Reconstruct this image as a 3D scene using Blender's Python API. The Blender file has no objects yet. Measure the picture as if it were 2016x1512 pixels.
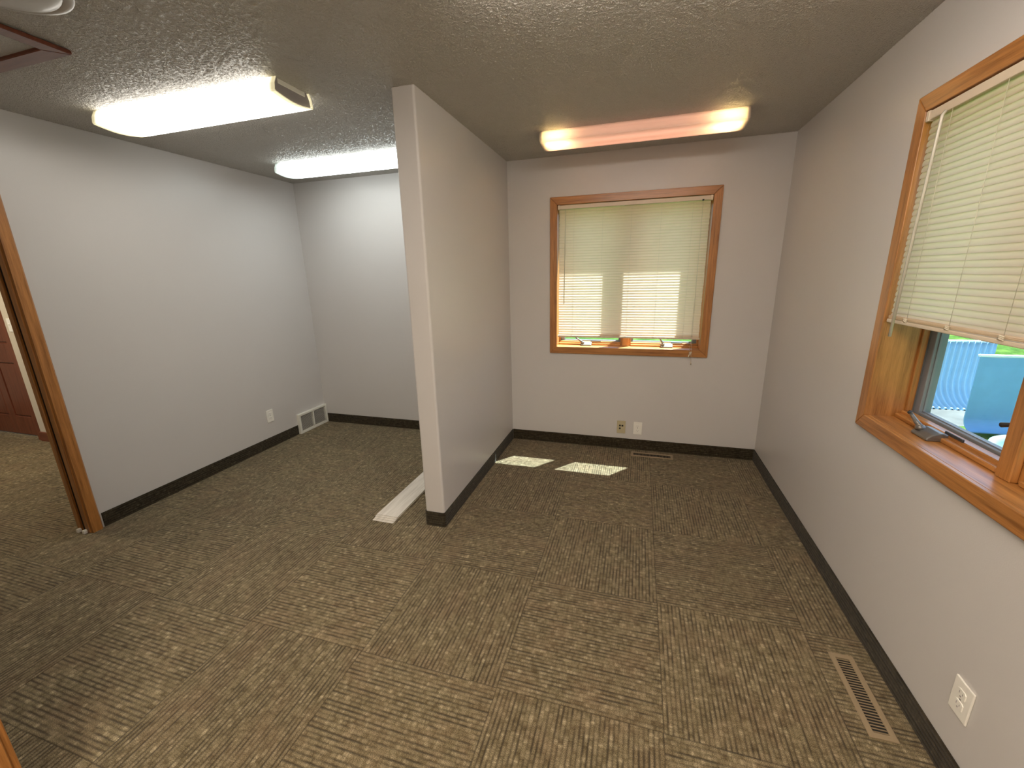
import bpy, bmesh, math, random
from mathutils import Vector, Matrix
S = bpy.context.scene
COL = S.collection
random.seed(4)
PI = math.pi

# ------------------------------------------------------------------ camera, sky, sun, exposure
cam_d = bpy.data.cameras.new('camera'); cam = bpy.data.objects.new('camera', cam_d); COL.objects.link(cam)
cam_d.sensor_fit = 'HORIZONTAL'; cam_d.sensor_width = 36.0
cam_d.lens = 816.562 / 2016 * 36.0
cam_d.clip_start = 0.02
PITCH, ROLL, YAW, CAMH = -0.257127, -0.022889, -0.295216, 1.53447
_f = Vector((math.sin(YAW)*math.cos(PITCH), math.cos(YAW)*math.cos(PITCH), math.sin(PITCH)))
_r = Vector((math.cos(YAW), -math.sin(YAW), 0)); _u = _r.cross(_f)
_r2 = _r*math.cos(ROLL) + _u*math.sin(ROLL); _u2 = -_r*math.sin(ROLL) + _u*math.cos(ROLL)
_m = Matrix((_r2, _u2, -_f)).transposed().to_4x4(); _m.translation = Vector((0, 0, CAMH))
cam.matrix_world = _m
S.camera = cam
S.view_settings.view_transform = 'Standard'; S.view_settings.look = 'None'
S.view_settings.exposure = 0.22; S.view_settings.gamma = 1.0
S.view_settings.use_curve_mapping = False

world = bpy.data.worlds.new('sky'); S.world = world; world.use_nodes = True
wn = world.node_tree; wn.nodes.clear()
w_sky = wn.nodes.new('ShaderNodeTexSky'); w_sky.sky_type = 'NISHITA'; w_sky.sun_disc = False
w_sky.sun_elevation = math.radians(64); w_sky.sun_rotation = math.radians(39)
w_bg = wn.nodes.new('ShaderNodeBackground'); w_bg.inputs['Strength'].default_value = 0.35
w_out = wn.nodes.new('ShaderNodeOutputWorld')
wn.links.new(w_sky.outputs[0], w_bg.inputs[0]); wn.links.new(w_bg.outputs[0], w_out.inputs[0])

sun_d = bpy.data.lights.new('sun', 'SUN'); sun = bpy.data.objects.new('sun', sun_d); COL.objects.link(sun)
sun_d.energy = 38.0; sun_d.angle = math.radians(0.53); sun_d.color = (.86, .95, 1.0)
sun.rotation_mode = 'QUATERNION'
sun.rotation_quaternion = Vector((-0.30, -0.372, -1.0)).to_track_quat('-Z', 'Y')
sun.location = (3, 6, 8)

LAMP_1 = 8.5      # front lamp of the left bay
LAMP_2 = 8.5      # back lamp of the left bay (cooler tubes)
LAMP_3 = 2.4      # worn tubes in the right bay
LAMP_4 = 13.5      # lamp over the right bay, just above the frame
HALL = 40.0
def area(name, loc, sx, sy, power, color, rot=(0, 0, 0)):
    d = bpy.data.lights.new(name, 'AREA'); d.shape = 'RECTANGLE'; d.size = sx; d.size_y = sy; d.energy = power; d.color = color
    o = bpy.data.objects.new(name, d); COL.objects.link(o); o.location = loc; o.rotation_euler = rot
    return o
area('hallway_added_light', (-5.4, 1.3, 2.40), 1.2, 0.3, HALL, (1.0, 0.86, 0.66))  # unseen light, added to give the hallway its warm light
area('rear_fill_light', (-0.4, -0.75, 2.40), 1.2, 0.25, 60, (1.0, 0.86, 0.68))  # unseen fill light behind the camera, added to brighten the room

# ------------------------------------------------------------------ dimensions
H = 2.44
XR, YB, XP, YP, PT = 0.9835, 3.6054, -1.0977, 2.0844, 0.1281
XL, HB = -3.2732, 0.0975
WT = 0.155           # outer wall thickness
YN = 0.40            # near wall face

# ------------------------------------------------------------------ helpers
def tag(o, label=None, cat=None, group=None, kind=None):
    if label: o['label'] = label
    if cat: o['category'] = cat
    if group: o['group'] = group
    if kind: o['kind'] = kind
    return o
def empty(name, loc=(0, 0, 0), rz=0.0):
    o = bpy.data.objects.new(name, None); COL.objects.link(o)
    o.location = loc; o.rotation_euler = (0, 0, rz); o.empty_display_size = 0.05
    return o
class MB:
    def __init__(s): s.bm = bmesh.new()
    def box(s, x0, x1, y0, y1, z0, z1, bev=0.0, seg=1, mi=0):
        b = bmesh.new()
        r = bmesh.ops.create_cube(b, size=1.0)
        bmesh.ops.scale(b, vec=(abs(x1-x0), abs(y1-y0), abs(z1-z0)), verts=b.verts)
        bmesh.ops.translate(b, vec=((x0+x1)/2, (y0+y1)/2, (z0+z1)/2), verts=b.verts)
        if bev: bmesh.ops.bevel(b, geom=list(b.edges), offset=bev, segments=seg, profile=0.5, affect='EDGES')
        s._merge(b, mi); return s
    def prism(s, pts, axis, a0, a1, bev=0.0, mi=0, seg=1):
        """extrude polygon pts (2-D) along axis from a0 to a1. axis x: pts=(y,z); y: (x,z); z: (x,y)"""
        b = bmesh.new()
        def P(p, a): return {'x': (a, p[0], p[1]), 'y': (p[0], a, p[1]), 'z': (p[0], p[1], a)}[axis]
        v0 = [b.verts.new(P(p, a0)) for p in pts]; v1 = [b.verts.new(P(p, a1)) for p in pts]
        b.faces.new(v0); b.faces.new(list(reversed(v1)))
        n = len(pts)
        for i in range(n): b.faces.new((v0[i], v1[i], v1[(i+1) % n], v0[(i+1) % n]))
        bmesh.ops.recalc_face_normals(b, faces=b.faces)
        if bev: bmesh.ops.bevel(b, geom=list(b.edges), offset=bev, segments=seg, profile=0.5, affect='EDGES')
        s._merge(b, mi); return s
    def tube(s, pts, r, n=10, cap=True, mi=0):
        b = bmesh.new(); pts = [Vector(p) for p in pts]
        rs = r if isinstance(r, (list, tuple)) else [r]*len(pts)
        rings = []; prev = None
        for i, p in enumerate(pts):
            d = (pts[min(i+1, len(pts)-1)] - pts[max(i-1, 0)]).normalized()
            if prev is None:
                ref = Vector((0, 0, 1)) if abs(d.z) < .9 else Vector((1, 0, 0))
                u = d.cross(ref).normalized()
            else: u = (prev - d*prev.dot(d)).normalized()
            w = d.cross(u); prev = u
            rings.append([b.verts.new(p + (u*math.cos(2*PI*k/n) + w*math.sin(2*PI*k/n))*rs[i]) for k in range(n)])
        for a, c in zip(rings, rings[1:]):
            for k in range(n): b.faces.new((a[k], a[(k+1) % n], c[(k+1) % n], c[k]))
        if cap: b.faces.new(rings[0]); b.faces.new(list(reversed(rings[-1])))
        bmesh.ops.recalc_face_normals(b, faces=b.faces)
        for f in b.faces: f.smooth = len(f.verts) == 4
        s._merge(b, mi); return s
    def lathe(s, prof, c, n=48, mi=0):
        b = bmesh.new(); rings = []
        for r, z in prof:
            if r < 1e-6: rings.append([b.verts.new((c[0], c[1], c[2]+z))])
            else: rings.append([b.verts.new((c[0]+r*math.cos(2*PI*k/n), c[1]+r*math.sin(2*PI*k/n), c[2]+z)) for k in range(n)])
        for a, d in zip(rings, rings[1:]):
            for k in range(n):
                k2 = (k+1) % n
                if len(a) == 1 and len(d) > 1: b.faces.new((a[0], d[k2], d[k]))
                elif len(d) == 1 and len(a) > 1: b.faces.new((a[k], a[k2], d[0]))
                elif len(a) > 1: b.faces.new((a[k], a[k2], d[k2], d[k]))
        bmesh.ops.recalc_face_normals(b, faces=b.faces)
        for f in b.faces: f.smooth = True
        s._merge(b, mi); return s
    def sheet(s, rows, mi=0, smooth=True):
        b = bmesh.new(); g = [[b.verts.new(p) for p in r] for r in rows]
        for i in range(len(g)-1):
            for j in range(len(g[0])-1):
                f = b.faces.new((g[i][j], g[i][j+1], g[i+1][j+1], g[i+1][j])); f.smooth = smooth
        s._merge(b, mi); return s
    def _merge(s, b, mi):
        for f in b.faces: f.material_index = mi
        me = bpy.data.meshes.new('tmp'); b.to_mesh(me); b.free(); s.bm.from_mesh(me); bpy.data.meshes.remove(me)
    def build(s, name, mats, parent=None, loc=None, rot=None):
        me = bpy.data.meshes.new(name); s.bm.to_mesh(me); s.bm.free()
        for m in (mats if isinstance(mats, (list, tuple)) else [mats]): me.materials.append(m)
        o = bpy.data.objects.new(name, me); COL.objects.link(o)
        if parent: o.parent = parent
        if loc: o.location = loc
        if rot: o.rotation_euler = rot
        return o
def struct(name, mb, mats, parent=None):
    o = mb.build(name, mats, parent)
    if not parent: o['kind'] = 'structure'
    return o

# ------------------------------------------------------------------ materials
def new_mat(name):
    m = bpy.data.materials.new(name); m.use_nodes = True
    nt = m.node_tree; nt.nodes.clear()
    out = nt.nodes.new('ShaderNodeOutputMaterial'); b = nt.nodes.new('ShaderNodeBsdfPrincipled')
    nt.links.new(b.outputs[0], out.inputs[0])
    return m, nt, b, out
class NT:
    def __init__(s, nt): s.nt = nt
    def n(s, t, **kw):
        nd = s.nt.nodes.new(t)
        for k, v in kw.items(): setattr(nd, k, v)
        return nd
    def l(s, a, b): s.nt.links.new(a, b)
    def math(s, op, a, b=None, c=None, clamp=False):
        nd = s.nt.nodes.new('ShaderNodeMath'); nd.operation = op; nd.use_clamp = clamp
        for i, v in enumerate((a, b, c)):
            if v is None: continue
            if isinstance(v, (int, float)): nd.inputs[i].default_value = v
            else: s.nt.links.new(v, nd.inputs[i])
        return nd.outputs[0]
    def mix(s, f, a, b):
        nd = s.nt.nodes.new('ShaderNodeMix'); nd.data_type = 'RGBA'
        for i, v in ((0, f), (6, a), (7, b)):
            if isinstance(v, (int, float)): nd.inputs[i].default_value = v
            elif isinstance(v, tuple): nd.inputs[i].default_value = (*v, 1)
            else: s.nt.links.new(v, nd.inputs[i])
        return nd.outputs[2]
    def noise(s, vec, scale, detail=2, rough=.5):
        nd = s.nt.nodes.new('ShaderNodeTexNoise'); nd.inputs['Scale'].default_value = scale
        nd.inputs['Detail'].default_value = detail; nd.inputs['Roughness'].default_value = rough
        if vec is not None: s.nt.links.new(vec, nd.inputs['Vector'])
        return nd
    def ramp(s, f, stops):
        nd = s.nt.nodes.new('ShaderNodeValToRGB')
        while len(nd.color_ramp.elements) < len(stops): nd.color_ramp.elements.new(.5)
        for e, (p, c) in zip(nd.color_ramp.elements, stops):
            e.position = p; e.color = (*c, 1) if isinstance(c, tuple) else (c, c, c, 1)
        s.nt.links.new(f, nd.inputs[0]); return nd.outputs[0]
    def bump(s, h, strength, dist, bsdf):
        nd = s.nt.nodes.new('ShaderNodeBump'); nd.inputs['Strength'].default_value = strength; nd.inputs['Distance'].default_value = dist
        s.nt.links.new(h, nd.inputs['Height']); s.nt.links.new(nd.outputs[0], bsdf.inputs['Normal'])
    def comb(s, x, y, z):
        nd = s.nt.nodes.new('ShaderNodeCombineXYZ')
        for i, v in enumerate((x, y, z)):
            if isinstance(v, (int, float)): nd.inputs[i].default_value = v
            else: s.nt.links.new(v, nd.inputs[i])
        return nd.outputs[0]
def plain(name, col, rough=.5, metal=0.0, spec=.5, var=.06, nscale=30, bump=0.0):
    m, nt, b, out = new_mat(name); k = NT(nt)
    tc = k.n('ShaderNodeTexCoord').outputs['Object']
    nz = k.noise(tc, nscale, 3)
    lo = tuple(c*(1-var) for c in col); hi = tuple(min(1, c*(1+var)) for c in col)
    k.l(k.mix(nz.outputs[0], lo, hi), b.inputs['Base Color'])
    b.inputs['Roughness'].default_value = rough; b.inputs['Metallic'].default_value = metal
    b.inputs['Specular IOR Level'].default_value = spec
    if bump: k.bump(nz.outputs[0], bump, .001, b)
    return m
def wall_mat(name, col, rough=.42):
    m, nt, b, out = new_mat(name); k = NT(nt)
    tc = k.n('ShaderNodeTexCoord').outputs['Object']
    big = k.noise(tc, 1.7, 3); fine = k.noise(tc, 260, 3, .6)
    k.l(k.mix(big.outputs[0], tuple(c*.97 for c in col), tuple(c*1.03 for c in col)), b.inputs['Base Color'])
    b.inputs['Roughness'].default_value = rough; b.inputs['Specular IOR Level'].default_value = .45
    k.bump(fine.outputs[0], .22, .0012, b)
    return m
WALL = (0.60, 0.578, 0.565)
M_wall = wall_mat('wall_paint', WALL, .34)
M_hallwall = wall_mat('hall_wall_paint', (.62, .56, .46))
def ceiling_mat():
    m, nt, b, out = new_mat('stippled_ceiling'); k = NT(nt)
    tc = k.n('ShaderNodeTexCoord').outputs['Object']
    wob = k.noise(tc, 30, 3)
    a = k.n('ShaderNodeVectorMath', operation='MULTIPLY_ADD'); k.l(wob.outputs['Color'], a.inputs[0]); a.inputs[1].default_value = (.02,)*3; k.l(tc, a.inputs[2])
    n1 = k.noise(a.outputs[0], 140, 3, .6)
    v = k.n('ShaderNodeTexVoronoi'); v.feature = 'SMOOTH_F1'; v.inputs['Scale'].default_value = 220; k.l(a.outputs[0], v.inputs['Vector'])
    h = k.math('ADD', k.ramp(n1.outputs[0], [(.42, 0.0), (.60, 1.0)]), k.math('MULTIPLY', v.outputs['Distance'], -.7))
    k.l(k.mix(n1.outputs[0], (.55, .525, .485), (.62, .595, .55)), b.inputs['Base Color'])
    b.inputs['Roughness'].default_value = .33; b.inputs['Specular IOR Level'].default_value = .6
    k.bump(h, .9, .0035, b)
    return m
M_ceil = ceiling_mat()
def carpet_mat(name, tiled=True, dark=1.0, pitch=.0163):
    m, nt, b, out = new_mat(name); k = NT(nt)
    tc = k.n('ShaderNodeTexCoord').outputs['Object']
    sp = k.n('ShaderNodeSeparateXYZ'); k.l(tc, sp.inputs[0])
    x, y, z = sp.outputs
    T = .6055
    if tiled:
        u = k.math('DIVIDE', k.math('SUBTRACT', x, .161), T); v = k.math('DIVIDE', k.math('SUBTRACT', y, 1.168), T)
        fu = k.math('FLOOR', u); fv = k.math('FLOOR', v)
        par = k.math('FLOORED_MODULO', k.math('ADD', fu, fv), 2.0)
        par = k.math('GREATER_THAN', par, .5)           # 1: ribs along x
        inv = k.math('SUBTRACT', 1.0, par)
        across = k.math('ADD', k.math('MULTIPLY', x, inv), k.math('MULTIPLY', y, par))
        along = k.math('ADD', k.math('MULTIPLY', y, inv), k.math('MULTIPLY', x, par))
        wn_ = k.n('ShaderNodeTexWhiteNoise', noise_dimensions='2D'); k.l(k.comb(fu, fv, 0), wn_.inputs['Vector'])
        rnd = wn_.outputs['Value']
        tu = k.math('SUBTRACT', u, fu); tv = k.math('SUBTRACT', v, fv)
        eu = k.math('MINIMUM', tu, k.math('SUBTRACT', 1.0, tu)); ev = k.math('MINIMUM', tv, k.math('SUBTRACT', 1.0, tv))
        seam = k.math('LESS_THAN', k.math('MINIMUM', eu, ev), .0035)
        # ribs count from the tile edge
        loc_ac = k.math('ADD', k.math('MULTIPLY', tu, inv), k.math('MULTIPLY', tv, par))
        ph = k.math('MULTIPLY', loc_ac, 37.0)
    else:
        across = z; along = k.math('ADD', x, y); rnd = k.math('MULTIPLY', x, 0.0); seam = None
        ph = k.math('DIVIDE', across, pitch)
    cos = k.math('COSINE', k.math('MULTIPLY', ph, 2*PI))
    rib = k.math('MULTIPLY_ADD', cos, -.5, .5)           # 0 in the groove, 1 on the ridge
    groove = k.math('POWER', k.math('SUBTRACT', 1.0, rib), 1.6)
    rowid = k.math('ROUND', ph)
    # grooves that open and close along the rib
    seg = k.noise(k.comb(k.math('MULTIPLY', along, 9.0), k.math('MULTIPLY', rowid, 3.7), k.math('MULTIPLY', rnd, 50.0)), 1.0, 2, .6)
    segv = k.ramp(seg.outputs[0], [(.34, 0.12), (.60, 1.0)])
    groove = k.math('MULTIPLY', groove, segv)
    ridid = k.math('FLOOR', ph)
    yarn = k.noise(k.comb(k.math('MULTIPLY', along, 42.0), k.math('MULTIPLY', ridid, 5.3), k.math('MULTIPLY', rnd, 90.0)), 1.0, 3, .65)
    tuft = k.noise(tc, 430, 2, .7)
    blotch = k.noise(tc, 5.5, 3, .6)
    col = k.ramp(yarn.outputs[0], [(.28, (.058*dark, .043*dark, .020*dark)), (.46, (.108*dark, .085*dark, .046*dark)), (.60, (.150*dark, .120*dark, .070*dark)), (.74, (.27*dark, .222*dark, .138*dark))])
    col = k.mix(k.ramp(blotch.outputs[0], [(.45, 0.0), (.70, .42)]), col, (.125*dark, .082*dark, .047*dark))
    tv_ = k.ramp(tuft.outputs[0], [(.30, .30), (.5, .92), (.70, 2.1)])
    mm = k.n('ShaderNodeMix', data_type='RGBA', blend_type='MULTIPLY'); mm.inputs[0].default_value = 1.0
    k.l(col, mm.inputs[6]); k.l(tv_, mm.inputs[7]); col = mm.outputs[2]
    col = k.mix(k.math('MULTIPLY', groove, .82), col, (.020*dark, .014*dark, .008*dark))
    br = k.n('ShaderNodeMix', data_type='RGBA', blend_type='MULTIPLY'); br.inputs[0].default_value = 1.0
    k.l(col, br.inputs[6]); g = k.math('MULTIPLY_ADD', rnd, .14, .93); cc = k.comb(g, g, g); k.l(cc, br.inputs[7]); col = br.outputs[2]
    if seam is not None: col = k.mix(k.math('MULTIPLY', seam, .35), col, (.025, .018, .01))
    k.l(col, b.inputs['Base Color'])
    b.inputs['Roughness'].default_value = .95; b.inputs['Specular IOR Level'].default_value = .08
    b.inputs['Sheen Weight'].default_value = .12
    h = k.math('ADD', k.math('MULTIPLY', groove, -1.0), k.math('MULTIPLY', tuft.outputs[0], .9))
    k.bump(h, .75, .0035, b)
    return m
M_carpet = carpet_mat('ribbed_carpet_tile', True, 1.72)
M_base = carpet_mat('ribbed_carpet_base', False, .45)
def wood_mat(name, axis, dark=(.23, .085, .018), light=(.52, .225, .06), rough=.34, coat=.15):
    m, nt, b, out = new_mat(name); k = NT(nt)
    tc = k.n('ShaderNodeTexCoord').outputs['Object']
    mp = k.n('ShaderNodeMapping'); k.l(tc, mp.inputs[0])
    sc = {'x': (1.2, 22, 22), 'y': (22, 1.2, 22), 'z': (22, 22, 1.2)}[axis]; mp.inputs['Scale'].default_value = sc
    a = k.noise(mp.outputs[0], 2.2, 5, .62)
    mp2 = k.n('ShaderNodeMapping'); k.l(tc, mp2.inputs[0]); mp2.inputs['Scale'].default_value = tuple(v*9 if v > 2 else v*7 for v in sc)
    f = k.noise(mp2.outputs[0], 1.5, 2, .7)
    mix = k.math('ADD', k.math('MULTIPLY', a.outputs[0], .75), k.math('MULTIPLY', f.outputs[0], .3))
    c = k.ramp(mix, [(.36, dark), (.5, tuple((p+q)/2 for p, q in zip(dark, light))), (.68, light)])
    k.l(c, b.inputs['Base Color']); b.inputs['Roughness'].default_value = rough
    b.inputs['Coat Weight'].default_value = coat; b.inputs['Coat Roughness'].default_value = .2
    k.bump(f.outputs[0], .12, .0006, b)
    return m
M_oak_x = wood_mat('oak_grain_along', 'x'); M_oak_z = wood_mat('oak_grain_upright', 'z')
M_red_x = wood_mat('cherry_grain_along', 'x', (.10, .022, .010), (.20, .058, .030), .3)
M_red_z = wood_mat('cherry_grain_upright', 'z', (.10, .022, .010), (.20, .058, .030), .3)
M_white = plain('white_plastic', (.86, .84, .78), .35, var=.03)
M_ivory = plain('ivory_plastic', (.50, .43, .27), .4, var=.05)
M_slotdark = plain('socket_black', (.02, .018, .016), .5)
M_ventwhite = plain('white_enamel', (.78, .77, .70), .35, var=.02)
M_tan = plain('tan_enamel', (.31, .235, .145), .42, var=.04)
M_black = plain('recess_shade_black', (.010, .009, .008), .8)  # black standing in for shade inside recesses
M_pewter = plain('pewter_metal', (.20, .19, .18), .36, .6, var=.1)
M_darkmetal = plain('dark_metal', (.05, .05, .055), .45, .4)
M_sash = plain('grey_sash_enamel', (.20, .21, .23), .45, var=.05)
M_blindrail = plain('cream_blind_rail', (.66, .56, .43), .4, var=.04)
M_cord = plain('blind_cord', (.68, .61, .47), .7)
M_greyplate = plain('grey_end_plate', (.30, .275, .28), .55, var=.05)
M_concrete = plain('exterior_siding', (.55, .53, .5), .7)
M_soffit = plain('white_soffit', (.75, .74, .72), .6)
def slat_mat():
    m = bpy.data.materials.new('cream_vinyl_slat'); m.use_nodes = True; nt = m.node_tree; nt.nodes.clear(); k = NT(nt)
    out = k.n('ShaderNodeOutputMaterial'); d = k.n('ShaderNodeBsdfPrincipled'); t = k.n('ShaderNodeBsdfTranslucent'); mx = k.n('ShaderNodeMixShader')
    tc = k.n('ShaderNodeTexCoord').outputs['Object']; nz = k.noise(tc, 25, 2)
    k.l(k.mix(nz.outputs[0], (.72, .63, .50), (.78, .69, .56)), d.inputs['Base Color']); d.inputs['Roughness'].default_value = .42
    t.inputs[0].default_value = (.92, .73, .51, 1); mx.inputs[0].default_value = .48
    k.l(d.outputs[0], mx.inputs[1]); k.l(t.outputs[0], mx.inputs[2]); k.l(mx.outputs[0], out.inputs[0])
    return m
M_slat = slat_mat()
def glass_mat():
    m = bpy.data.materials.new('window_glass'); m.use_nodes = True; nt = m.node_tree; nt.nodes.clear(); k = NT(nt)
    out = k.n('ShaderNodeOutputMaterial'); t = k.n('ShaderNodeBsdfTransparent'); g = k.n('ShaderNodeBsdfGlossy'); mx = k.n('ShaderNodeMixShader'); f = k.n('ShaderNodeLayerWeight'); f.inputs[0].default_value = .5
    t.inputs[0].default_value = (.93, .97, .96, 1); g.inputs['Roughness'].default_value = .02
    k.l(k.math('MULTIPLY_ADD', k.math('POWER', f.outputs['Facing'], 5.0), .5, .012, clamp=True), mx.inputs[0]); k.l(t.outputs[0], mx.inputs[1]); k.l(g.outputs[0], mx.inputs[2]); k.l(mx.outputs[0], out.inputs[0])
    return m
M_glass = glass_mat()
def clear_mat():
    m, nt, b, out = new_mat('clear_acrylic'); b.inputs['Base Color'].default_value = (.80, .76, .66, 1); b.inputs['Roughness'].default_value = .15
    b.inputs['Transmission Weight'].default_value = .25; return m
M_wand = clear_mat()
def lens_mat(name, col, strength, edgecol, edge, L, side0=.46):
    """acrylic lens that emits by itself; its dimmer tinted ends are put into the emission"""
    m, nt, b, out = new_mat(name); k = NT(nt)
    tc = k.n('ShaderNodeTexCoord').outputs['Object']; sp = k.n('ShaderNodeSeparateXYZ'); k.l(tc, sp.inputs[0])
    ax = k.math('ABSOLUTE', sp.outputs[0])
    f = k.ramp(k.math('DIVIDE', ax, L/2), [(.885, 0.0), (.975, 1.0)])
    k.l(k.mix(f, col, edgecol), b.inputs['Emission Color'])
    gn = k.n('ShaderNodeNewGeometry'); sn = k.n('ShaderNodeSeparateXYZ'); k.l(gn.outputs['Normal'], sn.inputs[0])
    side = k.math('MULTIPLY_ADD', k.math('POWER', k.math('ABSOLUTE', sn.outputs[2]), 2.0), 1-side0, side0)   # side emission scaled by hand to set the glow on the ceiling
    k.l(k.math('MULTIPLY', k.math('MULTIPLY_ADD', f, edge-strength, strength), side), b.inputs['Emission Strength'])
    b.inputs['Base Color'].default_value = (.7, .7, .66, 1); b.inputs['Roughness'].default_value = .3
    return m
def dome_mat():
    m, nt, b, out = new_mat('milk_glass'); b.inputs['Base Color'].default_value = (.50, .48, .45, 1); b.inputs['Roughness'].default_value = .3; return m
M_dome = dome_mat()

# ------------------------------------------------------------------ room shell
struct('floor', MB().box(-8.2, XR+.02, -1.6, YB+.02, -.12, 0), M_carpet)
from mathutils import noise as mnoise
def stippled_ceiling():
    """ceiling slab with a knock-down stipple modelled on the underside of the rooms' part"""
    mb = MB().box(-8.2, XR+WT, -1.6, YB+WT, H, H+.12)
    me = bpy.data.meshes.new('tmp'); x0, x1, y0, y1 = XL-.02, XR+.01, YN-.05, YB+.01; d = .0042
    nx = int((x1-x0)/d)+1; ny = int((y1-y0)/d)+1
    vs = []; N = mnoise.noise
    for j in range(ny):
        y = y0+(y1-y0)*j/(ny-1)
        for i in range(nx):
            x = x0+(x1-x0)*i/(nx-1)
            a = N((x*118, y*118, 0.0)) + .35*N((x*55, y*55, 5.0))
            t = min(1.0, max(0.0, (a+.02)/.42)); t = t*t*(3-2*t)
            vs.append((x, y, H-.0004-.0021*t))
    fs = [(j*nx+i, (j+1)*nx+i, (j+1)*nx+i+1, j*nx+i+1) for j in range(ny-1) for i in range(nx-1)]
    me.from_pydata(vs, [], fs); me.polygons.foreach_set('use_smooth', [True]*len(fs)); me.update()
    mb.bm.from_mesh(me); bpy.data.meshes.remove(me)
    return mb
struct('ceiling', stippled_ceiling(), M_ceil)
def wall_with_hole(y0, y1, a0, a1, h0, h1, hz0, hz1, axis):
    """wall slab from a0..a1 along `axis` (other horizontal range y0..y1) with a hole h0..h1 x hz0..hz1"""
    mb = MB()
    def add(p0, p1, z0, z1):
        if axis == 'x': mb.box(p0, p1, y0, y1, z0, z1)
        else: mb.box(y0, y1, p0, p1, z0, z1)
    add(a0, h0, 0, H); add(h1, a1, 0, H)
    if hz0 > 0: add(h0, h1, 0, hz0)
    add(h0, h1, hz1, H)
    return mb
W1X, W2Y, WZ0, WZ1, WHW = -0.0885, 1.4875, 0.915, 2.075, 0.5825
J = .019
struct('wall_back', wall_with_hole(YB, YB+WT, XL-.115, XR+WT, W1X-WHW-J, W1X+WHW+J, WZ0-J, WZ1+J, 'x'), M_wall)
struct('wall_right', wall_with_hole(XR, XR+WT, -1.6, YB, W2Y-WHW-J, W2Y+WHW+J, WZ0-J, WZ1+J, 'y'), M_wall)
struct('wall_left', wall_with_hole(XL-.115, XL, YN-.12, YB, .50, 1.463, 0, 2.06, 'y'), M_wall)
# partition with rounded drywall corners
def rounded_partition():
    r = .012; x0, x1, y0, y1 = XP-PT, XP, YP, YB
    pts = []
    for cx, cy, a0 in ((x0+r, y0+r, PI), (x1-r, y0+r, 1.5*PI)):
        for i in range(5): a = a0 + i/4*PI/2; pts.append((cx+r*math.cos(a), cy+r*math.sin(a)))
    pts += [(x1, y1), (x0, y1)]
    return MB().prism(pts, 'z', 0, H)
struct('wall_partition', rounded_partition(), M_wall)
struct('wall_near', MB().box(XL-.115, -1.679, YN-.12, YN, 0, H), M_wall)
struct('wall_rear', MB().box(-1.9, XR+WT, -1.72, -1.6, 0, H), M_wall)
struct('wall_rear_left', MB().box(-1.9, -1.78, -1.6, YN-.12, 0, H), M_wall)
# hallway behind the left wall
hw = MB().box(-5.77, XL-.115, 2.42, 2.54, 0, H).box(-8.2, -6.83, 2.42, 2.54, 0, H).box(-6.83, -5.77, 2.42, 2.54, 2.08, H)
struct('wall_hallway_far', hw, M_hallwall)
struct('wall_hallway_near', MB().box(-8.2, XL-.115, -1.6, -1.48, 0, H), M_hallwall)
struct('wall_hallway_end', MB().box(-8.2, -8.08, -1.48, 2.42, 0, H), M_hallwall)
struct('baseboard_hallway', MB().box(-5.77, -3.39, 2.404, 2.42, 0, .10, .003), M_red_x)

# carpet base strips
TB = .007
def base(name, mb): return struct(name, mb, M_base)
base('baseboard_left', MB().box(XL, XL+TB, 1.52, 3.195, 0, HB, .002))
base('baseboard_back_left', MB().box(XL+TB, XP-PT-TB, YB-TB, YB, 0, HB, .002))
base('baseboard_back_right', MB().box(XP+TB, XR-TB, YB-TB, YB, 0, HB, .002))
base('baseboard_right', MB().box(XR-TB, XR, -1.5, YB, 0, HB, .002))
def part_base():
    mb = MB(); r = .012+TB; x0, x1, y0 = XP-PT-TB, XP+TB, YP-TB
    pts = []
    for cx, cy, a0 in ((x0+r, y0+r, PI), (x1-r, y0+r, 1.5*PI)):
        for i in range(5): a = a0 + i/4*PI/2; pts.append((cx+r*math.cos(a), cy+r*math.sin(a)))
    pts += [(x1, YB-TB), (x0, YB-TB)]
    return mb.prism(pts, 'z', 0, HB)
base('baseboard_partition', part_base())

# ------------------------------------------------------------------ left opening: split pocket-door jamb
def doorway():
    r = empty('door_1', (XL, 1.45, 0)); r['kind'] = 'structure'
    # casing on the room face (upright, header)
    MB().prism([(0, 0), (0, .0), (.018, .002), (.018, .05), (.010, .058), (0, .058)], 'z', 0, 2.10).build('casing', M_oak_z, r)
    MB().box(0, .018, -1.0, 0, 2.04, 2.10, .003).build('casing', M_oak_z, r)
    MB().box(0, .018, -1.058, -1.0, 0, 2.10, .003).build('casing', M_oak_z, r)
    MB().box(-.040, .0, -.006, .013, 0, 2.05, .002).build('jamb_strip', M_oak_z, r)
    MB().box(-.115, -.080, -.006, .013, 0, 2.05, .002).build('jamb_strip', M_oak_z, r)
    MB().box(-.131, -.115, 0, .058, 0, 2.10, .003).build('casing', M_oak_z, r)
    MB().box(-.115, 0, -.95, 0, 2.045, 2.06, .002).build('head_jamb', M_oak_z, r)
    MB().box(-.115, 0, -.95, -.935, 0, 2.045, .002).build('jamb_strip', M_oak_z, r)
    MB().box(-.080, -.040, .006, .0125, 0, 2.045).build('slot', M_black, r)  # black strip standing in for the shade inside the pocket slot
    for x in (-.030, -.086):
        g = MB().prism([(x-.011, 0), (x+.009, 0), (x+.011, .018), (x+.004, .026), (x-.008, .024)], 'y', -.026, -.006, .002)
        g.build('floor_guide', M_white, r)['label'] = 'small white plastic pocket door guide at the jamb foot'
    return r
doorway()
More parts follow.
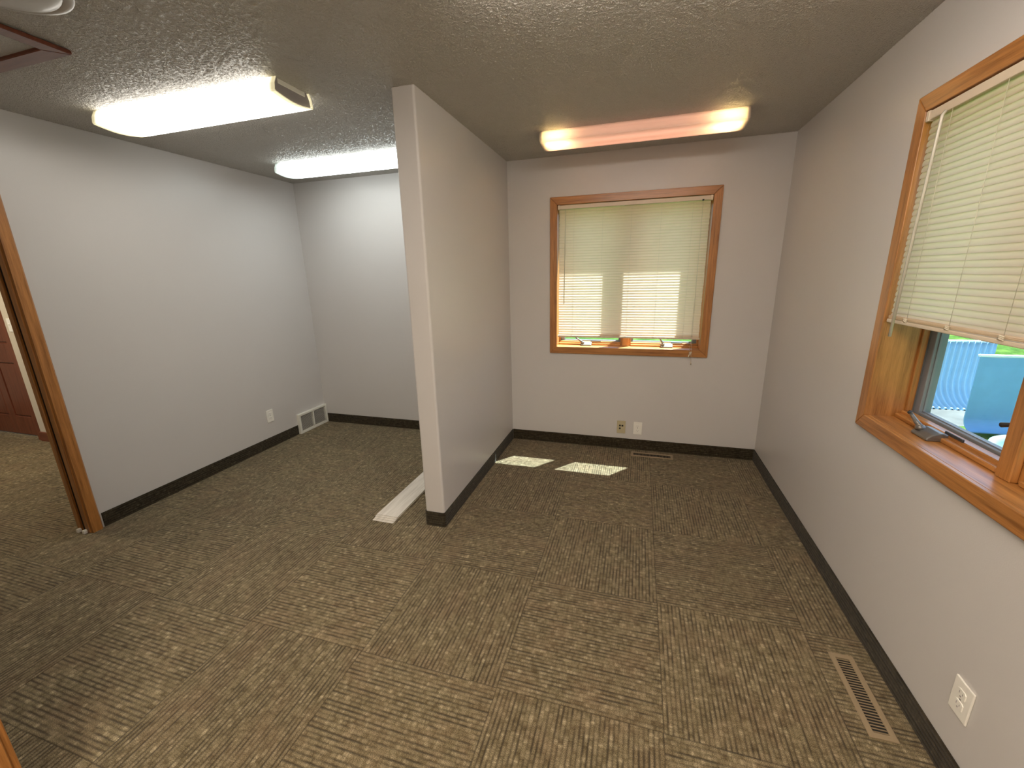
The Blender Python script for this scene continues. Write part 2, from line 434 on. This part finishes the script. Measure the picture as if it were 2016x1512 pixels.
# cased wall end at the lower left edge of the view
tr = empty('trim_1', (-1.594, YN, 0)); tr['kind'] = 'structure'
MB().box(-.085, 0, -.125, .004, 0, H, .002).build('jamb_board', M_oak_z, tr)
MB().box(-.10, -.008, .004, .02, 0, H, .004, 2).build('casing', M_oak_z, tr)

# ------------------------------------------------------------------ red six-panel door in the hallway
def hall_door():
    r = empty('door_2', (-6.29, 2.48, 0)); r['kind'] = 'structure'
    x0, x1 = -.46, .44
    zs = [(.21, .79), (.99, 1.60), (1.70, 1.91)]
    xs = [(-.335, -.07), (.035, .32)]
    mb = MB()
    mb.box(x0, x1, .012, .04, .01, 2.04)
    # stiles, rails
    for a, b_ in ((x0, xs[0][0]), (xs[0][1], xs[1][0]), (xs[1][1], x1)): mb.box(a, b_, 0, .012, .01, 2.04, .002)
    for a, b_ in ((.01, zs[0][0]), (zs[0][1], zs[1][0]), (zs[1][1], zs[2][0]), (zs[2][1], 2.04)):
        for c, d in xs: mb.box(c, d, 0, .012, a, b_, .002)
    mb.build('door_slab', M_red_z, r)
    for c, d in xs:
        for a, b_ in zs:
            MB().prism([(c+.012, a+.012), (d-.012, a+.012), (d-.012, b_-.012), (c+.012, b_-.012)], 'y', .003, .012, .0055, seg=2).build('raised_panel', M_red_z, r)
    MB().box(.45, .52, -.06, .06, 0, 2.08).box(-.54, -.47, -.06, .06, 0, 2.08).box(-.47, .45, -.06, .06, 2.05, 2.08).build('door_frame', M_red_z, r)
    return r
hall_door()

# ------------------------------------------------------------------ windows (local: x along the wall, y outwards, z up from the floor)
def window(name, loc, rz):
    r = empty(name, loc, rz); r['kind'] = 'structure'
    a, z0, z1 = WHW, WZ0, WZ1; cw = .0605; t = .019
    # mitred casing, slightly rounded outer edge
    def cas(pts, mat):
        return MB().prism(pts, 'y', -t, 0, .003, seg=2).build('casing', mat, r)
    A = a+cw; Z0 = z0-cw; Z1 = z1+cw; e = .0004
    cas([(-A, Z1), (A, Z1), (a-e, z1+e), (-a+e, z1+e)], M_oak_x)
    cas([(-A, Z0), (-a+e, z0-e), (a-e, z0-e), (A, Z0)], M_oak_x)
    cas([(-A, Z0+e), (-A, Z1-e), (-a, z1), (-a, z0)], M_oak_z)
    cas([(A, Z0+e), (a, z0), (a, z1), (A, Z1-e)], M_oak_z)
    # jamb liners
    D = .14
    MB().box(-a-J, -a, -.002, D, z0-J, z1+J, .001).build('side_jamb', M_oak_z, r)
    MB().box(a, a+J, -.002, D, z0-J, z1+J, .001).build('side_jamb', M_oak_z, r)
    MB().box(-a, a, -.002, D, z1, z1+J, .001).build('head_jamb', M_oak_x, r)
    MB().box(-a, a, -.002, D, z0-J, z0, .001).build('window_sill', M_oak_x, r)
    # grey outer frame, mullion
    MB().box(-a-J, -a+.004, D, .205, z0-J, z1+J).box(a-.004, a+J, D, .205, z0-J, z1+J).box(-a, a, D, .205, z1-.004, z1+J).box(-a, a, D, .205, z0-J, z0+.01).build('outer_frame', M_sash, r)
    MB().box(-.027, .027, .078, .10, z0, z1, .003).box(-.042, .042, .10, D, z0, z1, .002).build('mullion', M_oak_z, r)
    MB().box(-.036, .036, D, .20, z0, z1).build('mullion_cap', M_sash, r)
    # wooden stop at the bottom and thin stops round
    MB().box(-a, -.042, .088, .112, z0, z0+.017, .003).box(-a, -.042, .108, D, z0, z0+.030, .003).build('stop_rail', M_oak_x, r)
    MB().box(.042, a, .088, .112, z0, z0+.017, .003).box(.042, a, .108, D, z0, z0+.030, .003).build('stop_rail', M_oak_x, r)
    for s in (-1, 1):
        MB().box(s*a, s*(a-.012), .118, D, z0+.03, z1, .002).build('stop_rail', M_oak_z, r)
    # two casement sashes
    for c0, c1 in ((-a+.006, -.038), (.038, a-.006)):
        w = .036; wi = .020; bt = z0+.038
        l0 = c0+(w if c0 < 0 else wi); l1 = c1-(wi if c0 < 0 else w)
        s = MB().box(c0, l0, .146, .186, z0+.012, z1-.006, .002).box(l1, c1, .146, .186, z0+.012, z1-.006, .002) \
            .box(l0, l1, .146, .186, z0+.012, bt, .002).box(l0, l1, .146, .186, z1-.045, z1-.006, .002).build('sash', M_sash, r)
        MB().box(l0-.004, l1+.004, .164, .168, bt-.004, z1-.041).build('pane', M_glass, s)
        MB().box(l0, l0+.004, .158, .164, bt, z1-.045).box(l1-.004, l1, .158, .164, bt, z1-.045).box(l0, l1, .158, .164, bt, bt+.004).build('glazing_bead', M_sash, s)
    # crank operators
    for cx, up in ((-.335, .0), (.335, .35)):
        z = z0
        body = MB()
        prof = [(.046, 0), (.115, 0), (.115, .026), (.088, .032), (.062, .024), (.046, .010)]
        body.prism(prof, 'x', cx-.047, cx+.047, .004, seg=2)
        h = body.build('crank_operator', M_pewter, r)
        base_ = Vector((cx-.030, .064, z+.028))
        MB().lathe([(0, .0), (.015, 0), (.015, .012), (.010, .017), (0, .017)], (base_.x, base_.y, z+.020), 20).build('hub', M_pewter, h)
        h.location = (0, 0, 0)
        for v in h.data.vertices: v.co.z += z
        L1 = Vector((-.052, -.012, .040)) if up == 0 else Vector((-.030, -.012, .058))
        tip = base_ + L1
        MB().tube([base_ + Vector((.006, 0, .002)), base_ + L1*.35, base_ + L1*.75, tip], [.0095, .0085, .0065, .006], 10).build('crank_handle', M_pewter, h)
        MB().tube([tip, tip + Vector((-.005, -.004, .016 if up else .004))], [.0085, .0065], 10).build('knob', M_darkmetal, h)
        MB().box(cx+.035, cx+.125, .100, .107, z+.031, z+.042, .002).build('operator_arm', M_darkmetal, r)
    for s_ in (-1, ):
        # sash lock lever on the mullion side
        MB().tube([(-.040, .118, z0+.17), (-.058, .108, z0+.152), (-.082, .10, z0+.143)], [.006, .007, .008], 10).build('sash_lock_lever', M_darkmetal, r)
    return r
window('window_1', (W1X, YB, 0), 0)
window('window_2', (XR, W2Y, 0), -PI/2)

# ------------------------------------------------------------------ mini blinds
def blind(loc, rz, zbot, label, stack, tilt, cords_right):
    r = empty('mini_blind', loc, rz)
    tag(r, label, 'blind')
    a = WHW-.006; ztop = WZ1-.004; yc = .013
    MB().box(-a, a, yc-.013, yc+.013, ztop-.030, ztop, .0015).build('headrail', M_blindrail, r)
    MB().box(-a-.002, -a+.016, yc-.018, yc+.014, ztop-.034, ztop+.002, .002).build('mounting_bracket', M_blindrail, r)
    MB().box(a-.016, a+.002, yc-.018, yc+.014, ztop-.034, ztop+.002, .002).build('mounting_bracket', M_blindrail, r)
    pitch = .0213; zs = []; z = ztop-.043
    zlow = zbot + .012 + .0045*stack + .006
    while z > zbot + .0045*stack + .016: zs.append(z); z -= pitch
    w = .0254; th = math.radians(tilt)
    mb = MB(); n = 6
    def slat(zc, th_, jx=0.0, dy=0.0, crown=.0036):
        rows = []
        for i in range(n+1):
            s = (i/n-.5)*w; c = crown*(1-(2*i/n-1)**2)
            # s>0: outer (window) edge, up ; s<0: room edge, down
            dyy = s*math.cos(th_) - c*math.sin(th_); dz = s*math.sin(th_) + c*math.cos(th_)
            rows.append([(-a+.009+jx, yc+dyy+dy, zc+dz), (0, yc+dyy+dy, zc+dz), (a-.009+jx, yc+dyy+dy, zc+dz)])
        mb.sheet(rows)
    for i, zc in enumerate(zs): slat(zc, th + random.uniform(-.03, .03), random.uniform(-.0015, .0015), random.uniform(-.0006, .0006))
    slat(zbot+.018+.0045*stack, th*.8)
    for i in range(stack): slat(zbot+.016+.0045*i, .12 + .05*i, random.uniform(-.004, .004), random.uniform(-.001, .001))
    mb.build('slats', M_slat, r)
    MB().box(-a+.002, a-.002, yc-.013, yc+.013, zbot-.002, zbot+.012, .003, 2).build('bottom_rail', M_blindrail, r)
    # ladder cords
    lad = MB(); xs = [-a+.13, -a+.36, -a+.58, -a+.80, a-.13]
    for x in xs:
        for dy in (-.0135, .0135): lad.tube([(x, yc+dy*.75, ztop-.03), (x, yc+dy*.75, zbot+.006)], .0007, 5)
    lad.build('ladder_cords', M_cord, r)
    for x in xs:
        kn = MB()
        for i in range(max(1, stack)):
            kn.tube([(x-.011, yc-.0145, zbot+.012+.0045*i), (x-.002, yc-.0175, zbot+.015+.0045*i), (x+.010, yc-.0145, zbot+.011+.0045*i)], .0022, 6)
        kn.build('cord_loop', M_cord, r)
    # tilt wand
    wx = -a+.062 if cords_right else -a+.120
    top = (wx, yc-.022, ztop-.032)
    if cords_right:
        MB().tube([top, (wx, yc-.023, ztop-.05), (wx-.006, yc-.023, 1.285)], .0032, 8).build('tilt_wand', M_cord, r)
    else:
        MB().tube([top, (wx, yc-.030, ztop-.045), (wx-.004, yc-.046, 1.272)], .0050, 6).build('tilt_wand', M_wand, r)
        MB().tube([top, (wx, yc-.030, ztop-.05)], .0035, 8).build('wand_hook', M_white, r)
    if cords_right:
        cx = a-.066
        MB().tube([(cx, yc-.022, ztop-.032), (cx+.003, yc-.023, 1.4), (cx+.006, yc-.024, 1.0), (cx+.012, yc-.026, .815)], .0012, 6) \
            .tube([(cx+.001, yc-.022, ztop-.032), (cx+.001, yc-.023, 1.4), (cx+.0, yc-.024, 1.0), (cx-.008, yc-.030, .875)], .0012, 6).build('lift_cord', M_cord, r)
        for x, z in ((cx+.012, .812), (cx-.010, .866), (cx-.001, .884), (cx+.006, .895)):
            MB().lathe([(0, .012), (.0028, .011), (.0052, -.008), (.0045, -.012), (0, -.012)], (x, yc-.028-.008, z), 12).build('cord_tassel', M_blindrail, r)
        MB().tube([(cx-.008, yc-.036, .895), (cx+.004, yc-.038, .902), (cx+.016, yc-.036, .894)], .002, 6).build('cord_knot', M_cord, r)
        kn2 = MB().box(cx-.006, cx+.006, yc-.030, yc-.012, ztop-.036, ztop-.026, .001).build('cord_lock', M_darkmetal, r)
    return r
SLAT_TILT = 68
blind((W1X, YB-.012, 0), 0, 1.000, 'cream mini blind in the back window, sun striking its lower slats', 1, SLAT_TILT, True)
blind((XR-.012, W2Y, 0), -PI/2, 1.318, 'cream mini blind in the right wall window, raised above the sill', 3, 75, False)

# ------------------------------------------------------------------ ceiling lamps
LENS = {}
def wrap_profile(o=0.0, w=.245, d=.078):
    """(y,z) closed wraparound section, o = inset; z=0 ceiling"""
    h = w/2
    pts = [(-h+.018+o, 0), (-h+.004+o, -.030), (-h+o, -d+.020+o*.3)]
    n = 12
    for i in range(n+1):
        t = i/n; y = -h+.004+o + t*(w-.008-2*o)
        pts.append((y, -d+.012+o - .014*math.sin(PI*t)))
    pts += [(h-o, -d+.020+o*.3), (h-.004-o, -.030), (h-.018-o, 0)]
    return pts
def ceiling_lamp(loc, L, lens_m, label, tubes=None):
    r = empty('ceiling_lamp', loc); tag(r, label, 'ceiling light', 'four-foot wraparound fluorescent lamps')
    hl = L/2
    # housing pan + end plates
    MB().box(-hl+.008, hl-.008, -.085, .085, -.022, 0, .002).build('housing', M_ventwhite, r)
    inner = wrap_profile(.004); outer = wrap_profile(0)
    lens = MB()
    b = bmesh.new()
    rings = []
    for prof, x in ((outer, -hl), (outer, -hl*.96), (outer, -hl*.5), (outer, 0), (outer, hl*.5), (outer, hl*.96), (outer, hl), (inner, hl), (inner, hl*.96), (inner, 0), (inner, -hl*.96), (inner, -hl)):
        rings.append([b.verts.new((x, p[0], p[1])) for p in prof])
    m = len(outer)
    for i in range(len(rings)):
        A, B = rings[i], rings[(i+1) % len(rings)]
        for k in range(m-1):
            f = b.faces.new((A[k], A[k+1], B[k+1], B[k])); f.smooth = False
    bmesh.ops.recalc_face_normals(b, faces=b.faces)
    lens._merge(b, 0)
    lens.build('diffuser', lens_m, r)
    ep = wrap_profile(.0065)
    for s in (-1, 1):
        MB().prism(ep, 'x', s*(hl-.016), s*(hl-.010)).build('end_plate', M_greyplate, r)
    if tubes:
        for y in (-.055, .055):
            MB().tube([(-hl+.03, y, -.042), (-hl*.5, y, -.042), (0, y, -.042), (hl*.5, y, -.042), (hl-.03, y, -.042)], .0127, 14).build('fluorescent_tube', tubes, r)
        for s in (-1, 1):
            MB().box(s*(hl-.03), s*(hl-.018), -.075, .075, -.062, -.02, .002).build('tube_holder', M_white, r)
    return r
LL = 1.235
m1 = lens_mat('lit_acrylic_warm', (1.0, .95, .86), LAMP_1, (1.0, .86, .48), .95, LL)
m2 = lens_mat('lit_acrylic_cool', (.93, 1.0, .98), LAMP_2, (.80, 1.0, .92), .9, LL)
m4 = lens_mat('lit_acrylic_soft', (1.0, .89, .79), LAMP_4, (1.0, .82, .55), .8, LL, 1.5)
def worn_tube():
    m, nt, b, out = new_mat('worn_tube_phosphor'); k = NT(nt)
    tc = k.n('ShaderNodeTexCoord').outputs['Object']; sp = k.n('ShaderNodeSeparateXYZ'); k.l(tc, sp.inputs[0])
    # tubes near the end of life glow at their electrodes
    dl = k.math('SUBTRACT', sp.outputs[0], -.53); dr = k.math('SUBTRACT', sp.outputs[0], .53)
    gl = k.math('POWER', 2.718, k.math('MULTIPLY', k.math('MULTIPLY', dl, dl), -160.0)); gr = k.math('POWER', 2.718, k.math('MULTIPLY', k.math('MULTIPLY', dr, dr), -160.0))
    front = k.math('LESS_THAN', sp.outputs[1], 0.0)
    gg = k.math('ADD', gl, gr); f = k.math('MULTIPLY', gg, k.math('MULTIPLY_ADD', front, .75, .25))
    k.l(k.mix(k.math('MINIMUM', f, 1.0), (1.0, .50, .40), (1.0, .82, .36)), b.inputs['Emission Color'])
    k.l(k.math('MULTIPLY_ADD', f, LAMP_3*11.0, LAMP_3), b.inputs['Emission Strength'])
    b.inputs['Base Color'].default_value = (.8, .75, .7, 1)
    return m
def milky_lens():
    m = bpy.data.materials.new('prismatic_acrylic'); m.use_nodes = True; nt = m.node_tree; nt.nodes.clear(); k = NT(nt)
    out = k.n('ShaderNodeOutputMaterial'); t = k.n('ShaderNodeBsdfTranslucent'); tr_ = k.n('ShaderNodeBsdfTransparent'); d = k.n('ShaderNodeBsdfPrincipled')
    a = k.n('ShaderNodeMixShader'); c = k.n('ShaderNodeMixShader')
    t.inputs[0].default_value = (.95, .90, .84, 1); tr_.inputs[0].default_value = (.95, .9, .85, 1)
    d.inputs['Base Color'].default_value = (.75, .68, .62, 1); d.inputs['Roughness'].default_value = .25
    a.inputs[0].default_value = .10; c.inputs[0].default_value = .25
    k.l(t.outputs[0], a.inputs[1]); k.l(tr_.outputs[0], a.inputs[2]); k.l(a.outputs[0], c.inputs[1]); k.l(d.outputs[0], c.inputs[2]); k.l(c.outputs[0], out.inputs[0])
    return m
ceiling_lamp((-2.262, 1.903, H), LL, m1, 'brightly lit ceiling lamp nearest the cased opening, its grey end plate showing')
ceiling_lamp((-2.243, 3.095, H), LL, m2, 'bright white ceiling lamp partly hidden behind the partition wall')
ceiling_lamp((-.058, 3.085, H), LL, milky_lens(), 'dim pinkish ceiling lamp above the back window, glowing only at its ends', worn_tube())
ceiling_lamp((.05, 1.30, H), LL, m4, 'ceiling lamp over the front of the right bay, just above the view')

# ------------------------------------------------------------------ dome light + attic hatch
dm = empty('dome_light', (-1.885, .985, H)); tag(dm, 'white round dome light, unlit, on the ceiling beside the attic hatch', 'ceiling light')
MB().lathe([(0, -.004), (.17, -.004), (.182, -.010), (.186, -.020), (.182, -.028), (.168, -.030), (.160, -.024), (0, -.024)], (0, 0, 0), 64).build('rim', M_dome, dm)
MB().lathe([(.160, -.022), (.150, -.036), (.12, -.048), (.07, -.056), (0, -.059)], (0, 0, 0), 64).build('dome_shade', M_dome, dm)
ht = empty('attic_hatch', (-2.21, 1.357, H)); tag(ht, 'attic hatch with dark reddish wood trim on the ceiling', 'hatch')
tw = .065; hx, hy = -.80, -.72
MB().prism([(0, 0), (-tw, -tw), (hx+tw, -tw), (hx, 0)], 'z', -.020, -.0045, .003).build('trim_board', M_red_x, ht)
MB().prism([(0, 0), (0, hy), (-tw, hy+tw), (-tw, -tw)], 'z', -.020, -.0045, .003).build('trim_board', M_red_x, ht)
MB().prism([(0, hy), (hx, hy), (hx+tw, hy+tw), (-tw, hy+tw)], 'z', -.020, -.0045, .003).build('trim_board', M_red_x, ht)
MB().prism([(hx, 0), (hx+tw, -tw), (hx+tw, hy+tw), (hx, hy)], 'z', -.020, -.0045, .003).build('trim_board', M_red_x, ht)
MB().box(hx+tw, -tw, hy+tw, -tw, -.008, -.0045).build('hatch_panel', M_ceil, ht)

# ------------------------------------------------------------------ electrical plates (local: x along wall, y into the room negative, z up)
def plate(name, loc, rz, label, cat, kind, mat):
    r = empty(name, loc, rz); tag(r, label, cat)
    h = .0585 if kind != 'switch' else .0625
    w = .0365
    MB().prism([(-w, -h), (w, -h), (w, h), (-w, h)], 'y', -.006, 0, .0028, seg=2).build('cover_plate', mat, r)
    if kind == 'outlet':
        for s in (-1, 1):
            c = s*.0195
            rr = MB().prism([(-.0165, c-.010), (-.010, c-.0145), (.010, c-.0145), (.0165, c-.010), (.0165, c+.010), (.010, c+.0145), (-.010, c+.0145), (-.0165, c+.010)], 'y', -.0085, -.004, .0008)
            f = rr.build('receptacle', mat, r)
            MB().box(-.0075, -.0055, -.0088, -.0080, c-.001, c+.008).box(.0050, .0070, -.0088, -.0080, c-.001, c+.006).box(-.0025, .0025, -.0088, -.0080, c-.010, c-.0055).build('slot', M_greyplate, f)
        MB().lathe([(0, .0), (.003, 0)], (0, 0, 0), 10).build('screw', M_pewter, r, (0, -.0068, 0), (PI/2, 0, 0))
    elif kind == 'jack':
        for x, z in ((-.011, .014), (.010, .014), (-.011, -.012)):
            MB().box(x-.0075, x+.0075, -.0095, -.004, z-.0075, z+.0075, .001).build('jack_port', M_slotdark, r)
        MB().box(-.022, .022, -.0075, -.004, .030, .040, .001).build('label_strip', mat, r)
        MB().box(-.022, .022, -.0075, -.004, -.040, -.030, .001).build('label_strip', mat, r)
    else:
        MB().prism([(-.006, -.012), (-.016, .010), (-.012, .014), (-.004, .012)], 'x', -.004, .004, .001).build('toggle', mat, r)
    return r
plate('wall_outlet', (XL, 2.892, .300), PI/2, 'white wall outlet on the left wall beside the floor-level vent', 'outlet', 'outlet', M_white)
plate('wall_outlet', (.052, YB, .202), 0, 'white wall outlet under the back window, next to the ivory data jack', 'outlet', 'outlet', M_white)
plate('wall_outlet', (XR, 1.285, .286), -PI/2, 'white wall outlet on the right wall near the brown floor register', 'outlet', 'outlet', M_white)
plate('data_jack_plate', (-.088, YB, .203), 0, 'ivory data jack plate with three black ports below the back window', 'data jack', 'jack', M_ivory)
plate('light_switch', (-5.685, 2.42, 1.18), 0, 'white light switch plate on the hallway wall beside the red door', 'light switch', 'switch', M_white)

# ------------------------------------------------------------------ baseboard return-air vent on the left wall
def wall_vent():
    r = empty('wall_vent', (XL, 3.197, 0), PI/2); tag(r, 'white louvred metal vent at the foot of the left wall by the corner', 'vent')
    W, Hh, D = .403, .207, .030      # local x along wall (towards the corner), -y into the room
    fw = .024
    MB().box(0, W, -D, 0, 0, fw, .002).box(0, W, -D, 0, Hh-fw*.9, Hh, .002).box(0, fw, -D, 0, fw, Hh-fw*.9, .001).box(W-fw, W, -D, 0, fw, Hh-fw*.9, .001).build('frame', M_ventwhite, r)
    MB().box(W/2-.006, W/2+.006, -D+.002, 0, fw, Hh-fw*.9).build('divider', M_ventwhite, r)
    lv = MB(); n = 14
    for i in range(n):
        z = fw + (i+.5)*(Hh-1.9*fw)/n
        lv.prism([(-D+.004, z+.0035), (-D+.0048, z+.0042), (-D+.0148, z-.0035), (-D+.014, z-.0042)], 'x', fw, W-fw)
    lv.build('louvres', M_ventwhite, r)
    MB().box(fw, W-fw, -.004, -.001, fw, Hh-fw*.9).build('back_panel', M_greyplate, r)
wall_vent()

# ------------------------------------------------------------------ floor registers
def register(loc, rz, L, W, label, n):
    r = empty('floor_register', loc, rz); tag(r, label, 'floor register')
    fw = .019; t = .006
    MB().prism([(-L/2, -W/2), (L/2, -W/2), (L/2, -W/2+fw), (-L/2, -W/2+fw)], 'z', 0, t, .002) \
        .prism([(-L/2, W/2-fw), (L/2, W/2-fw), (L/2, W/2), (-L/2, W/2)], 'z', 0, t, .002) \
        .box(-L/2, -L/2+fw, -W/2+fw-.003, W/2-fw+.003, 0, t-.0003).box(L/2-fw, L/2, -W/2+fw-.003, W/2-fw+.003, 0, t-.0003).build('frame', M_tan, r)
    lv = MB(); L2 = L-2*fw
    for i in range(n):
        x = -L2/2 + (i+.5)*L2/n
        lv.prism([(x-.0008, .0010), (x+.0002, .0010), (x+.0010, .0044), (x, .0044)], 'y', -W/2+fw, W/2-fw)
    lv.build('louvres', M_tan, r)
    MB().box(-L2/2, L2/2, -W/2+fw, W/2-fw, .0003, .0008).build('duct_shade_sheet', M_black, r)  # thin black sheet standing in for the dark of the duct
register((.866, 1.508, 0), PI/2, .337, .085, 'tan metal floor register along the right wall near the camera', 26)
register((.179, 3.497, 0), 0, .342, .088, 'tan metal floor register in front of the baseboard under the back window', 26)

# ------------------------------------------------------------------ spare vinyl planks on the floor behind the partition end
def plank_mat():
    m, nt, b, out = new_mat('pale_vinyl_plank'); k = NT(nt)
    tc = k.n('ShaderNodeTexCoord').outputs['Object']
    mp = k.n('ShaderNodeMapping'); k.l(tc, mp.inputs[0]); mp.inputs['Scale'].default_value = (30, 2, 30)
    a = k.noise(mp.outputs[0], 2, 4, .6)
    k.l(k.ramp(a.outputs[0], [(.3, (.58, .53, .46)), (.5, (.70, .65, .575)), (.7, (.78, .73, .66))]), b.inputs['Base Color'])
    b.inputs['Roughness'].default_value = .45
    return m
M_plank = plank_mat()
lab = ['pale wood-look vinyl plank, topmost of the small stack behind the partition end', 'pale vinyl plank second from the top of the floor stack',
       'pale vinyl plank third from the top of the floor stack', 'pale vinyl plank at the bottom of the stack, its end sticking out furthest']
for i in range(4):
    z0 = (3-i)*.0050
    o = MB().box(-.0765, .0765, -.457, .457, z0, z0+.0040, .0005).build('vinyl_plank', M_plank, None, (-1.512 - .003*(i % 2), 2.062+.457-.016*i+.016, 0.0), (0, 0, math.radians(-.2)))
    tag(o, lab[i], 'vinyl plank', 'spare vinyl planks stacked on the carpet')

# ------------------------------------------------------------------ outdoors
def grass_mat():
    m, nt, b, out = new_mat('lawn_green'); k = NT(nt)
    tc = k.n('ShaderNodeTexCoord').outputs['Object']; a = k.noise(tc, 2.2, 5, .7); f = k.noise(tc, 45, 3, .7)
    s = k.math('ADD', k.math('MULTIPLY', a.outputs[0], .6), k.math('MULTIPLY', f.outputs[0], .4))
    k.l(k.ramp(s, [(.35, (.012, .032, .008)), (.5, (.030, .062, .014)), (.64, (.072, .115, .026))]), b.inputs['Base Color']); b.inputs['Roughness'].default_value = .95; b.inputs['Specular IOR Level'].default_value = 0.0
    return m
lawn = MB().box(-25, 40, YB+WT+.02, 45, -.42, -.32).box(XR+WT+.02, 40, -20, YB+WT+.02, -.42, -.32).build('lawn', grass_mat()); lawn['kind'] = 'structure'
# eave over the back wall, eave over the right wall
struct('roof_eave', MB().box(-8.2, XR+WT+.5, YB+WT, 3.905, 2.43, 2.50).box(-8.2, XR+WT+.5, 3.893, 3.905, 2.452, 2.62).box(XR+WT, XR+WT+.5, -1.6, YB+WT, 2.45, 2.52), M_soffit)
def blue_mat(name, col):
    m, nt, b, out = new_mat(name); k = NT(nt)
    tc = k.n('ShaderNodeTexCoord').outputs['Object']; a = k.noise(tc, 7, 4, .6)
    k.l(k.mix(a.outputs[0], tuple(c*.86 for c in col), tuple(min(1, c*1.1) for c in col)), b.inputs['Base Color']); b.inputs['Roughness'].default_value = .5
    return m
def curved_panel(loc, rz, width, height, reach, corr, mat, label, name, edge_mat):
    """upright metal sheet whose foot sweeps forward (local -y); corr = ridge depth"""
    r = empty(name, loc, rz); tag(r, label, 'metal panel')
    R = reach; prof = []
    for i in range(11):
        a = i/10*PI/2; prof.append((-R + R*math.sin(a), R - R*math.cos(a)))   # from the foot up
    for i in range(1, 5): prof.append((0.0, R + (height-R)*i/4))
    nx = 200 if corr else 4; t = .012
    def grid(off):
        rows = []
        for j, (y, z) in enumerate(prof):
            q = prof[min(j+1, len(prof)-1)]; p = prof[max(j-1, 0)]
            ty, tz = q[0]-p[0], q[1]-p[1]; L = math.hypot(ty, tz); ny, nz = -tz/L, ty/L
            row = []
            for i in range(nx+1):
                x = -width/2 + width*i/nx; c = corr*math.sin(2*PI*i/nx*20)
                row.append((x, y + ny*(c+off), z + nz*(c+off)))
            rows.append(row)
        return rows
    b = bmesh.new(); G = [[[b.verts.new(p) for p in row] for row in grid(o)] for o in (0, t)]
    nr = len(prof)
    for s in (0, 1):
        for j in range(nr-1):
            for i in range(nx):
                f = b.faces.new((G[s][j][i], G[s][j][i+1], G[s][j+1][i+1], G[s][j+1][i])); f.smooth = bool(corr)
    for i in range(nx):
        for j in (0, nr-1): b.faces.new((G[0][j][i], G[0][j][i+1], G[1][j][i+1], G[1][j][i]))
    for j in range(nr-1):
        for i in (0, nx): b.faces.new((G[0][j][i], G[0][j+1][i], G[1][j+1][i], G[1][j][i]))
    bmesh.ops.recalc_face_normals(b, faces=b.faces)
    mb = MB(); mb._merge(b, 0); mb.build('sheet', mat, r)
    MB().box(-width/2-.01, width/2+.01, -.02, .02, height-.012, height+.014, .004).build('top_edge', edge_mat, r)
    return r
M_blue1 = blue_mat('pale_blue_metal', (.38, .56, .66)); M_blue2 = blue_mat('sky_blue_metal', (.20, .42, .66)); M_pale = plain('white_edge', (.85, .88, .88), .5)
GZ = -.32
curved_panel((3.90, 7.0, GZ), 0, 1.30, .865, .36, .016, M_blue1, 'pale blue corrugated metal panel outside the right wall window', 'corrugated_panel', M_pale)
curved_panel((4.42, 5.87, GZ), 0, 1.44, .865, .14, 0.0, M_blue2, 'smooth blue metal panel outside, in front of the corrugated one', 'smooth_panel', M_pale)
tub = empty('garden_tub', (3.72, 4.60, GZ)); tag(tub, 'low round pale blue tub on the ground outside the right window', 'tub')
MB().lathe([(0, .0), (.42, 0), (.46, .16), (.48, .20), (.50, .20), (.50, .215), (.47, .215), (.44, .17), (.40, .02), (0, .02)], (0, 0, 0), 64).build('basin', blue_mat('tub_blue', (.12, .19, .22)), tub)
struct('patio', MB().box(XR+WT+.05, 5.2, 5.95, 9.2, -.345, -.318), plain('dappled_patio_concrete', (.065, .068, .065), .9, 0.0, .1, nscale=3, var=.8))  # dappled sunlight on the ground is put into the colour as mottling
